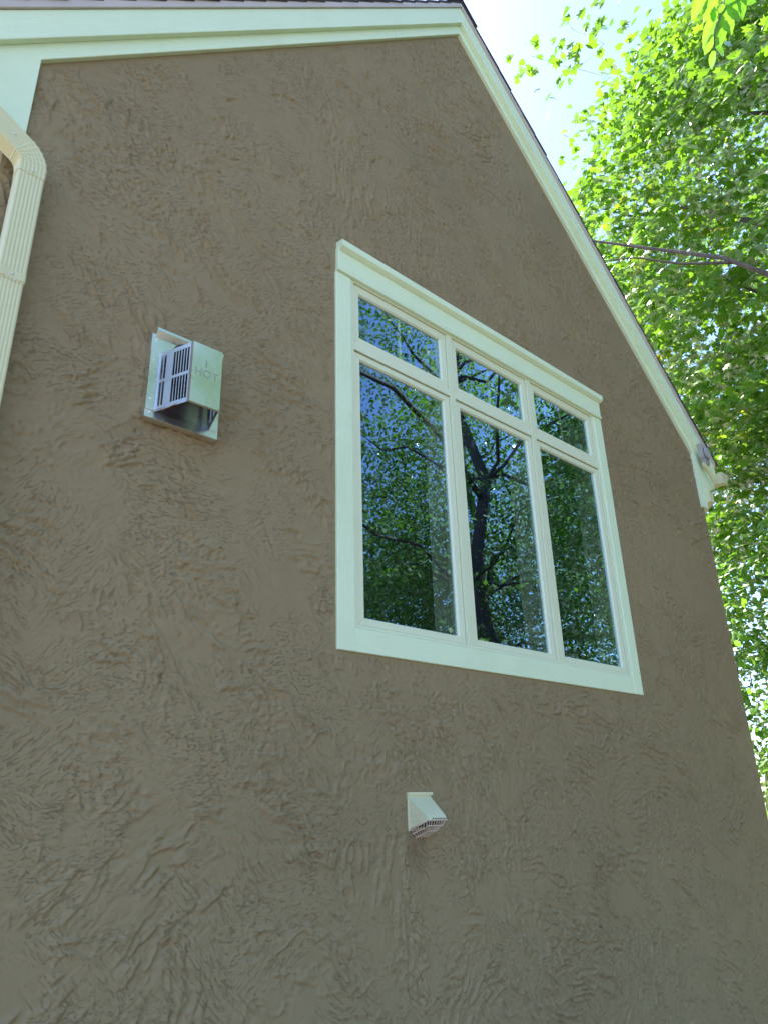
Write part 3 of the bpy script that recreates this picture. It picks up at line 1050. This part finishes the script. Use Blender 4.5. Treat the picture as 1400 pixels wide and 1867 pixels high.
me = text_mesh('HOT', 0.042, 0.0006)
me.materials.clear()
lt = link('lettering', me, None, M['etched'])
lt.parent = vent
lt.matrix_parent_inverse = parent_world(vent).inverted()
lt.matrix_basis = Matrix.Translation((-0.695, FYY - 0.0004, VZ + 0.811)) @ Matrix.Rotation(R(90), 4, 'X')
bm = bmesh.new()
for k, (dx, w) in enumerate(((0.0, 0.0035), (-0.002, 0.003), (0.0015, 0.0032), (-0.001, 0.002))):
    z = VZ + 0.852 + 0.007 * k
    prism(bm, [(-0.697 + dx - w, z), (-0.697 + dx + w * 0.4, z - 0.001), (-0.697 + dx + w, z + 0.005), (-0.697 + dx - w * 0.2, z + 0.0065)], FYY - 0.0009, FYY - 0.0002)
obj('flame_symbol', bm, M['etched'], vent)

# ------------------------------------------------------------------ dryer vent hood
dv = empty('dryer_vent', (0.40, 0, VZ - 0.60), 'small cream plastic dryer vent hood with caged outlet below the window', 'vent')
hx_0, hx_1 = 0.334, 0.452
fz, bz = VZ - 0.594, VZ - 0.512
fy = -0.098
bm = bmesh.new()
# hood shell: sloping top, two cheeks
t_ = 0.003
hexa(bm, [(hx_0, 0.0, bz), (hx_1, 0.0, bz), (hx_1 - 0.012, fy + 0.012, fz + 0.012), (hx_0 + 0.004, fy + 0.012, fz + 0.012)],
     [(hx_0, 0.0, bz - t_ * 1.5), (hx_1, 0.0, bz - t_ * 1.5), (hx_1 - 0.012, fy + 0.0135, fz + 0.009), (hx_0 + 0.004, fy + 0.0135, fz + 0.009)])
hexa(bm, [(hx_0 + 0.004, fy + 0.0118, fz + 0.0119), (hx_1 - 0.012, fy + 0.0118, fz + 0.0119), (hx_1 - 0.013, fy, fz - 0.002), (hx_0 + 0.005, fy, fz - 0.002)],
     [(hx_0 + 0.004, fy + 0.0148, fz + 0.0105), (hx_1 - 0.012, fy + 0.0148, fz + 0.0105), (hx_1 - 0.013, fy + 0.003, fz - 0.002), (hx_0 + 0.005, fy + 0.003, fz - 0.002)])
for (xa, xb_, sg) in ((hx_0, hx_0 + 0.0045, 1), (hx_1, hx_1 - 0.0125, -1)):
    a = [(xa - sg * 0.0002, 0.0, bz + 0.0003), (xb_ - sg * 0.0002, fy + 0.0115, fz + 0.0125), (xb_ + sg * 0.0008, fy - 0.0003, fz - 0.0023), (xa - sg * 0.0002, -0.002, VZ - 0.624)]
    hexa(bm, a, [(x + sg * t_, y, z - 0.0012) for x, y, z in a])
obj('hood', bm, M['plastic'], dv)
obj('flange', bmbox(hx_0 - 0.006, hx_1 + 0.008, -0.010, 0.001, bz + 0.003, bz + 0.013), M['plastic'], dv, bevel=0.002)
obj('back_frame', bmbox(hx_0 - 0.004, hx_1 + 0.004, -0.004, 0.0012, VZ - 0.632, bz + 0.0028), M['plastic'], dv)
for k in range(2):
    z = VZ - 0.582 - 0.018 * k
    obj('cheek_rib', bmbox(hx_0 - 0.0012, hx_0 + 0.0005, -0.055 if k else -0.045, -0.003, z, z + 0.002), M['plastic'], dv)
for k in range(7):
    x = hx_0 + 0.026 + k * 0.0128
    obj('drip_slot', bmbox(x, x + 0.008, fy - 0.0006, fy + 0.0008, fz + 0.0005, fz + 0.0032), M['gap'], dv)
# cage of bars: a tray tapering downwards
def rim(inset, z):
    return [(hx_0 + 0.004 + inset, -0.004, z - 0.030 + 0.3 * inset), (hx_0 + 0.006 + inset, fy + 0.004 + inset * 1.1, z), (hx_1 - 0.014 - inset, fy + 0.004 + inset * 1.1, z), (hx_1 - 0.004 - inset, -0.004, z - 0.030 + 0.3 * inset)]
r0, r1, r2 = rim(0.0, fz - 0.004), rim(0.010, fz - 0.022), rim(0.026, fz - 0.040)
for rr in (r0, r1, r2):
    bm = bmesh.new()
    tube(bm, rr, 0.0024, 6)
    obj('cage_ring', bm, M['cage'], dv)
def lerp3(a, b, t): return tuple(a[i] + (b[i] - a[i]) * t for i in range(3))
for seg, n in ((0, 6), (1, 7), (2, 6)):
    for k in range(n):
        t = (k + 0.5) / n
        bm = bmesh.new()
        tube(bm, [lerp3(r[seg], r[seg + 1], t) for r in (r0, r1, r2)], 0.0019, 5)
        obj('cage_bar', bm, M['cage'], dv)
bm = bmesh.new()
for k in range(7):
    t = (k + 0.5) / 7
    tube(bm, [lerp3(r2[0], r2[1], t), lerp3(r2[3], r2[2], t)], 0.0014, 4)
obj('cage_floor', bm, M['cage'], dv)
bm = bmbox(hx_0 + 0.012, hx_1 - 0.016, -0.075, -0.006, fz - 0.026, fz - 0.004)  # dark block added inside the cage, its colour stands in for shade
obj('cage_shade_block', bm, M['dark'], dv)

# ------------------------------------------------------------------ trees
NPR = np.random.default_rng(11)

def leaf_template(kind):
    """outline fan in the xy plane, stalk end at the origin, tip at +y, unit length; returns verts, faces"""
    if kind == 'maple':
        o = [(0, 0, 0), (0.27, 0.06, 0.02), (0.54, 0.32, -.05), (0.27, 0.42, .02), (0.34, 0.72, -.03), (0.10, 0.62, .02), (0, 1.05, -.10),
             (-0.10, 0.62, .02), (-0.34, 0.72, -.03), (-0.27, 0.42, .02), (-0.54, 0.32, -.05), (-0.27, 0.06, 0.02)]
        c = (0, 0.36, 0.07)
    elif kind == 'ovate':
        o = [(0, 0, 0), (0.20, 0.18, -.03), (0.27, 0.45, -.04), (0.17, 0.75, -.05), (0, 1.0, -.10), (-0.17, 0.75, -.05), (-0.27, 0.45, -.04), (-0.20, 0.18, -.03)]
        c = (0, 0.45, 0.04)
    else:
        o = [(0, 0, 0), (0.30, 0.40, -.05), (0, 1.0, -.06), (-0.30, 0.40, -.05)]
        c = None
    if c is None:
        return np.array(o, float), [(0, 1, 2), (0, 2, 3)]
    V = np.array(o + [c], float)
    n = len(o)
    return V, [(i, (i + 1) % n, n) for i in range(n)]


def leaf_frames(pos, size, droop, rng, out_dir=None, tilt=None):
    """random frames: leaf axis y points outwards and down a little, normal mostly up"""
    n = len(pos)
    az = rng.uniform(0, 2 * np.pi, n)
    if out_dir is not None:
        az = np.where(rng.random(n) < 0.7, np.arctan2(out_dir[:, 1], out_dir[:, 0]) + rng.normal(0, 0.8, n), az)
    el = rng.normal(-droop, 0.38, n)
    y = np.stack([np.cos(az) * np.cos(el), np.sin(az) * np.cos(el), np.sin(el)], 1)
    nz = np.stack([rng.normal(0, .27, n), rng.normal(0, .27, n), np.ones(n)], 1)
    if tilt is not None: nz[:, :2] += tilt
    x = np.cross(y, nz)
    x /= np.linalg.norm(x, axis=1, keepdims=True) + 1e-9
    z = np.cross(x, y)
    s = size * rng.uniform(0.65, 1.2, n)
    return x * s[:, None], y * s[:, None], z * s[:, None]


def leaves_mesh(name, pos, X, Y, Z, kind, mat):
    V, F = leaf_template(kind)
    n, m = len(pos), len(V)
    co = pos[:, None, :] + X[:, None, :] * V[None, :, 0:1] + Y[:, None, :] * V[None, :, 1:2] + Z[:, None, :] * V[None, :, 2:3]
    F = np.array(F, dtype=np.int32)
    fi = (F[None] + (np.arange(n, dtype=np.int32) * m)[:, None, None]).reshape(-1)
    me = bpy.data.meshes.new(name)
    me.vertices.add(n * m)
    me.vertices.foreach_set('co', co.reshape(-1).astype(np.float32))
    nf = len(fi) // 3
    me.loops.add(len(fi))
    me.loops.foreach_set('vertex_index', fi)
    me.polygons.add(nf)
    me.polygons.foreach_set('loop_start', np.arange(0, nf * 3, 3, dtype=np.int32))
    me.polygons.foreach_set('loop_total', np.full(nf, 3, dtype=np.int32))
    me.update(calc_edges=True)
    me.materials.append(mat)
    return me


def crooked(p0, p1, n, wob, rng):
    p0, p1 = np.array(p0, float), np.array(p1, float)
    L = np.linalg.norm(p1 - p0)
    pts = [p0 + (p1 - p0) * t for t in np.linspace(0, 1, n)]
    for i in range(1, n - 1):
        pts[i] = pts[i] + rng.normal(0, wob * L, 3)
    return pts


def make_tree(name, base, height, trunk_r, crown_c, crown_r, n_limb, n_tip, per_tip, leaf, size, kind, mat, bark, label, cat='tree',
              group=None, seed=1, flat=0.35, spray=0.5, shell=0.45, n_obj=0, trunk_top=None, extra=None, limb_k=1.0):
    """tapered trunk, crooked limbs reaching into the crown, twigs with flattened sprays of leaves"""
    rng = np.random.default_rng(seed)
    base = np.array(base, float)
    crown_c = np.array(crown_c, float)
    crown_r = np.array(crown_r, float)
    root = empty(name, tuple(base), label, cat, group)
    top = np.array(trunk_top if trunk_top is not None else (crown_c[0] * 0.6 + base[0] * 0.4, crown_c[1] * 0.6 + base[1] * 0.4, height * 0.93), float)
    n = 9
    tp = crooked(base - [0, 0, 0.1], top, n, 0.012, rng)
    tr = [trunk_r * (1.25 if i == 0 else 1.0) * (1 - 0.86 * i / (n - 1)) for i in range(n)]
    bm = bmesh.new()
    tube(bm, tp, tr, 10)
    obj('trunk', bm, bark, root, smooth=True)
    # tips
    tips = []
    while len(tips) < n_tip:
        d = rng.normal(0, 1, 3)
        d /= np.linalg.norm(d)
        r = rng.uniform(shell, 1.0) ** 0.6
        p = crown_c + d * crown_r * r * (1 + 0.22 * math.sin(3.1 * d[0] + seed) * math.cos(2.7 * d[1] - seed))
        if p[2] < 0.4: continue
        tips.append(p)
    if extra is not None:
        tips += [np.array(e, float) for e in extra]
        n_tip = len(tips)
    tips = np.array(tips)
    # limbs: end at a spread of far tips
    lim = []
    bm2 = bmesh.new()
    order = rng.permutation(len(tips) - (len(extra) if extra is not None else 0))
    ends = []
    for k in order:
        if all(np.linalg.norm(tips[k] - e) > np.mean(crown_r) * 0.45 for e in ends):
            ends.append(tips[k])
        if len(ends) >= n_limb: break
    nodes = [tp[i] for i in range(3, n)]
    node_r = [tr[i] for i in range(3, n)]
    for e in ends:
        d = np.array([np.linalg.norm(np.array(p)[:2] - e[:2]) * 0.25 + abs(p[2] + np.linalg.norm(np.array(p)[:2] - e[:2]) * 0.35 - e[2]) for p in tp[2:]])
        i = int(np.argmin(d)) + 2
        L = np.linalg.norm(e - tp[i])
        pts = crooked(tp[i], e, 7, 0.035, rng)
        for j in range(1, 6):
            pts[j] = pts[j] + np.array([0, 0, 0.06 * L * math.sin(math.pi * j / 6)])
        r0 = min(tr[i] * 0.7, (0.02 + 0.014 * L) * limb_k)
        rad = [r0 * (1 - 0.88 * j / 6) for j in range(7)]
        tube(bm2, pts, rad, 6, cap=False)
        nodes += pts[1:]
        node_r += rad[1:]
    nodes = np.array(nodes)
    # twigs fork off whatever branch is nearest, nearer tips first, so that they divide step by step
    d0 = np.array([np.min(np.linalg.norm(nodes - p, axis=1)) for p in tips])
    buf = np.zeros((len(nodes) + 3 * len(tips), 3)); rad_b = np.zeros(len(buf))
    cnt = len(nodes)
    buf[:cnt] = nodes; rad_b[:cnt] = node_r
    for k in np.argsort(d0):
        dd = np.linalg.norm(buf[:cnt] - tips[k], axis=1) + np.maximum(0, buf[:cnt, 2] - tips[k][2]) * 0.5
        i = int(np.argmin(dd))
        pts = crooked(buf[i], tips[k], 4, 0.06, rng)
        r0 = min(rad_b[i] * 0.75, 0.010 + 0.004 * dd[i])
        rr_ = [r0, r0 * 0.75, r0 * 0.5, max(0.003, r0 * 0.3)]
        tube(bm2, pts, rr_, 4, cap=False)
        for j in (1, 2, 3):
            buf[cnt] = pts[j]; rad_b[cnt] = rr_[j]
            cnt += 1
    tag(obj('branches', bm2, bark, root, smooth=True), kind='stuff')
    # leaves
    N = n_tip * per_tip
    ti = np.repeat(np.arange(n_tip), per_tip)
    out = tips - crown_c
    out /= np.linalg.norm(out, axis=1, keepdims=True) + 1e-9
    off = rng.normal(0, 1, (N, 3))
    rn = np.linalg.norm(off, axis=1, keepdims=True)
    off *= np.minimum(1.0, 1.7 / rn)                       # no leaf floats free of its spray
    # every spray has its own breadth and a slope that follows the crown
    wide = rng.uniform(0.55, 1.25, (n_tip, 1))[ti]
    sparse = np.ones(len(ti), bool)
    if extra is not None: sparse = (ti < n_tip - len(extra)) | (rng.random(len(ti)) < 0.45)
    off = off * np.array([spray, spray, spray * flat]) * wide
    off[:, 2] -= 0.45 * (off[:, 0] * out[ti, 0] + off[:, 1] * out[ti, 1])
    rr = np.linalg.norm(off[:, :2], axis=1)
    off[:, 2] -= 0.25 * rr ** 1.5
    pos = tips[ti] + off
    keep = (pos[:, 2] > 0.15) & sparse
    pos, ti, off = pos[keep], ti[keep], off[keep]
    tilt = (rng.normal(0, 0.36, (n_tip, 2)) + 0.45 * out[:, :2])[ti]
    X, Y, Z = leaf_frames(pos, size, 0.40, rng, off, tilt)
    if n_obj:
        # the leaves nearest to the photograph's viewpoint are pieces of their own
        e = np.array(EYE)
        fwd, rt, up = np.array(_f), np.array(_r2), np.array(_u2)
        d = pos - e
        zc = d @ fwd
        inside = (zc > 0.3) & (np.abs(d @ rt / zc) < 0.52) & (np.abs(d @ up / zc) < 0.69) & (pos[:, 2] > 1.0)
        dist = np.where(inside, np.linalg.norm(d, axis=1), 1e9)
        idx = np.argsort(dist)[:n_obj]
        idx = idx[dist[idx] < 1e8]
        mask = np.ones(len(pos), bool)
        mask[idx] = False
        V, F = leaf_template(kind)
        lm = bpy.data.meshes.new('leaf')
        lm.from_pydata([tuple(v) for v in V], [], F)
        lm.materials.append(mat)
        inv = parent_world(root).inverted()
        for i in idx:
            o = link('leaf', lm, None)
            o.parent = root
            o.matrix_parent_inverse = inv
            o.matrix_basis = Matrix(((X[i][0], Y[i][0], Z[i][0], pos[i][0]), (X[i][1], Y[i][1], Z[i][1], pos[i][1]),
                                     (X[i][2], Y[i][2], Z[i][2], pos[i][2]), (0, 0, 0, 1)))
        pos, X, Y, Z = pos[mask], X[mask], Y[mask], Z[mask]
    me = leaves_mesh('crown', pos, X, Y, Z, kind, mat)
    cr = link('crown', me)
    cr.parent = root
    cr.matrix_parent_inverse = parent_world(root).inverted()
    tag(cr, kind='stuff')
    return root


# trees seen directly, right of the house
sprig = [(4.532, 0.819, 10.79), (4.854, 0.997, 10.502), (4.899, 0.602, 10.597), (4.757, 0.701, 10.67), (4.388, 1.337, 10.667)]
maple = make_tree('maple_tree', (9.6, -0.9, 0), 16.0, 0.26, (8.9, -0.5, 8.8), (3.3, 3.3, 6.8), 22, 1150, 40, None, 0.148, 'maple', M['leaf_maple'], M['bark'],
          'large bright maple tree filling the right edge behind the roof slope', seed=3, n_obj=280, spray=0.33, flat=0.28, limb_k=1.5, extra=sprig)
make_tree('maple_tree', (13.0, 6.8, 0), 17.5, 0.25, (12.6, 6.2, 9.8), (3.6, 3.6, 7.0), 16, 760, 34, None, 0.15, 'maple', M['leaf_maple'], M['bark'],
          'farther maple tree whose crown rises along the roof edge', seed=8, spray=0.38, flat=0.28, limb_k=1.4)
bm = bmesh.new()
tube(bm, [(9.45, -0.85, 5.9), (7.6, -0.6, 6.5), (5.9, -0.252, 6.948), (5.614, 0.064, 7.221), (5.232, 0.592, 7.472), (4.803, 1.113, 7.696), (4.5, 1.5, 7.85)],
     [0.07, 0.045, 0.030, 0.026, 0.020, 0.013, 0.006], 8)
tube(bm, [(5.7, -0.02, 7.15), (5.35, 0.42, 7.22), (4.95, 0.75, 7.30), (4.6, 1.0, 7.22)], [0.02, 0.015, 0.010, 0.005], 6)
obj('limb', bm, M['bark'], maple, smooth=True)
make_tree('leafy_shrub', (9.2, 2.3, 0), 4.4, 0.05, (9.0, 2.1, 2.4), (1.9, 1.5, 2.2), 9, 170, 30, None, 0.11, 'ovate', M['leaf_beech'], M['bark'],
          'broad leafy shrub low behind the tall grass at the far right', cat='shrub', seed=17, spray=0.32)
make_tree('sapling', (7.6, 0.9, 0), 5.0, 0.05, (7.5, 0.6, 3.0), (1.4, 1.3, 2.3), 8, 190, 30, None, 0.12, 'ovate', M['leaf_beech'], M['bark'],
          'young slender tree with low pale leaves beside the right wall corner', seed=12, spray=0.3)

# tall ornamental grass at the foot of the right wall corner
og = empty('ornamental_grass', (5.0, 0.5, 0), 'clump of tall pale ornamental grass behind the lower right wall corner', 'grass clump')
bm = bmesh.new()
rg = random.Random(9)
for k in range(420):
    a0 = rg.uniform(0, 2 * math.pi)
    r0 = rg.uniform(0, 0.28)
    hgt = rg.uniform(1.2, 2.35)
    lean = rg.uniform(0.15, 0.9)
    bx, by = 5.0 + r0 * math.cos(a0), 0.5 + r0 * math.sin(a0)
    d = Vector((math.cos(a0), math.sin(a0), 0))
    sd = Vector((-d.y, d.x, 0)) * rg.uniform(0.004, 0.008)
    prev = None
    for i in range(7):
        t = i / 6
        c = Vector((bx, by, 0)) + d * (lean * t * t) + Vector((0, 0, hgt * (t - 0.32 * lean * t ** 3)))
        w = sd * (1 - 0.9 * t)
        cur = (bm.verts.new(c - w), bm.verts.new(c + w))
        if prev: bm.faces.new((prev[0], prev[1], cur[1], cur[0]))
        prev = cur
tag(obj('blades', bm, M['grass'], og), kind='stuff')

# ------------------------------------------------------------------ overhanging beech with the twig in the top right corner
beech = make_tree('beech_tree', (7.0, -4.8, 0), 14.0, 0.17, (6.6, -4.9, 7.8), (3.4, 2.8, 5.6), 26, 760, 50, None, 0.09, 'simple', M['leaf_dark'], M['bark_dark'],
                  'dark trunked beech mirrored in the middle panes, its twig hanging into the top right corner', seed=21, spray=0.5, flat=0.2, limb_k=0.6)
inv = parent_world(beech).inverted()
bm = bmesh.new()
tube(bm, [(7.0, -4.8, 6.2), (5.4, -4.2, 6.6), (3.6, -3.3, 6.3), (2.0, -2.5, 5.6), (0.9, -2.05, 4.9), (0.214, -1.828, 4.253)],
     [0.05, 0.04, 0.03, 0.02, 0.012, 0.005], 7)
obj('overhanging_limb', bm, M['bark_dark'], beech, smooth=True)
bm = bmesh.new()
tube(bm, [(0.214, -1.828, 4.253), (0.132, -1.784, 3.995), (0.095, -1.753, 3.853), (0.094, -1.725, 3.797), (0.098, -1.703, 3.763), (0.114, -1.691, 3.734), (0.146, -1.698, 3.707)],
     [0.006, 0.0045, 0.0035, 0.003, 0.0026, 0.002, 0.001], 6)
twig = obj('hanging_twig', bm, M['bark'], beech, smooth=True)


def veined_leaf():
    """toothed ovate leaf with raised midrib and sunken side veins, unit length"""
    bm = bmesh.new()
    n = 9
    rows = []
    for i in range(n + 1):
        t = i / n
        w = 0.30 * math.sin(math.pi * min(1, t * 0.96 + 0.02)) ** 0.75 * (1.0 - 0.22 * t)
        if i in (0, n): w = 0.004
        tooth = 0.018 if i % 2 else -0.006
        zc = -0.10 * t * t
        row = []
        for k, f in enumerate((-1, -0.55, 0, 0.55, 1)):
            ww = w + (tooth if abs(f) == 1 and 0 < i < n else 0)
            row.append(bm.verts.new((f * ww, t - abs(f) * 0.05 * (0 < i < n), zc + 0.06 * abs(f) * w * 3 - (0.012 if (i % 2 and abs(f) == 0.55) else 0))))
        rows.append(row)
    for i in range(n):
        for k in range(4):
            bm.faces.new((rows[i][k], rows[i][k + 1], rows[i + 1][k + 1], rows[i + 1][k]))
    me = bpy.data.meshes.new('leaf')
    bm.to_mesh(me)
    bm.free()
    me.materials.append(M['leaf_near'])
    return me


vl = veined_leaf()
pairs = [((0.039, -1.72, 3.866), (0.044, -1.668, 3.826)), ((0.055, -1.75, 3.858), (0.068, -1.695, 3.812)), ((0.09, -1.733, 3.828), (0.107, -1.662, 3.773)),
         ((0.082, -1.75, 3.836), (0.131, -1.739, 3.768)), ((0.104, -1.728, 3.815), (0.138, -1.703, 3.755)), ((0.073, -1.772, 3.847), (0.121, -1.772, 3.781)),
         ((0.077, -1.795, 3.848), (0.124, -1.784, 3.781)), ((0.095, -1.792, 3.833), (0.116, -1.825, 3.794)), ((0.118, -1.695, 3.797), (0.127, -1.658, 3.756)),
         ((0.144, -1.687, 3.774), (0.159, -1.7, 3.736)), ((0.15, -1.681, 3.767), (0.16, -1.654, 3.726)), ((0.096, -1.708, 3.818), (0.061, -1.732, 3.825)),
         ((0.087, -1.772, 3.836), (0.03, -1.788, 3.858)), ((0.076, -1.813, 3.851), (0.116, -1.856, 3.798))]
rg = random.Random(4)
inv_t = parent_world(twig).inverted()
for a_, b_ in pairs:
    a_, b_ = Vector(a_), Vector(b_)
    y = b_ - a_
    L = y.length * 1.12
    y.normalize()
    nrm = Vector((0.35 + rg.uniform(-0.5, 0.5), 0.15 + rg.uniform(-0.5, 0.5), 0.9))
    x = y.cross(nrm).normalized()
    z = x.cross(y)
    o = link('leaf', vl, None)
    o.parent = twig
    o.matrix_parent_inverse = inv_t
    W = L * 0.85
    o.matrix_basis = Matrix(((x.x * W, y.x * L, z.x * L, a_.x), (x.y * W, y.y * L, z.y * L, a_.y), (x.z * W, y.z * L, z.z * L, a_.z), (0, 0, 0, 1)))

# ------------------------------------------------------------------ woods in front of the wall, seen in the glass
spots = [
    (2.6, -8.5, 12, 21, 'woodland tree opposite the wall, the nearest one facing the steel vent cap'),
    (5.0, -11.0, 14, 22, 'woodland tree opposite the wall, standing farther back beyond the vent cap'),
    (10.5, -8.0, 13, 23, 'leafy woodland tree mirrored right behind the beech trunk in the middle panes'),
    (14.0, -5.5, 13, 25, 'woodland tree mirrored at the right edge of the right window panes'),
    (13.5, -12.5, 11.5, 26, 'woodland tree mirrored in the right half of the left window panes'),
    (18.0, -9.0, 15, 27, 'distant woodland tree mirrored low in the right window panes'),
    (22.0, -15.0, 15, 31, 'farthest woodland tree mirrored low in the middle window panes'),
    (11.0, -11.8, 9.5, 32, 'shorter woodland tree mirrored in the centre of the left window panes'),
    (14.0, -19.0, 13, 33, 'tall dark woodland tree mirrored along the left edge of the left panes'),
]
for (x, y, h, sd, lab) in spots:
    make_tree('forest_tree', (x, y, 0), h, 0.2, (x, y, h * 0.54), (2.9, 2.9, h * 0.44), 12, 480, 46, None, 0.125, 'simple', M['leaf_dark'], M['bark_dark'],
              lab, group='woodland trees opposite the wall', seed=sd, spray=0.6, flat=0.2)
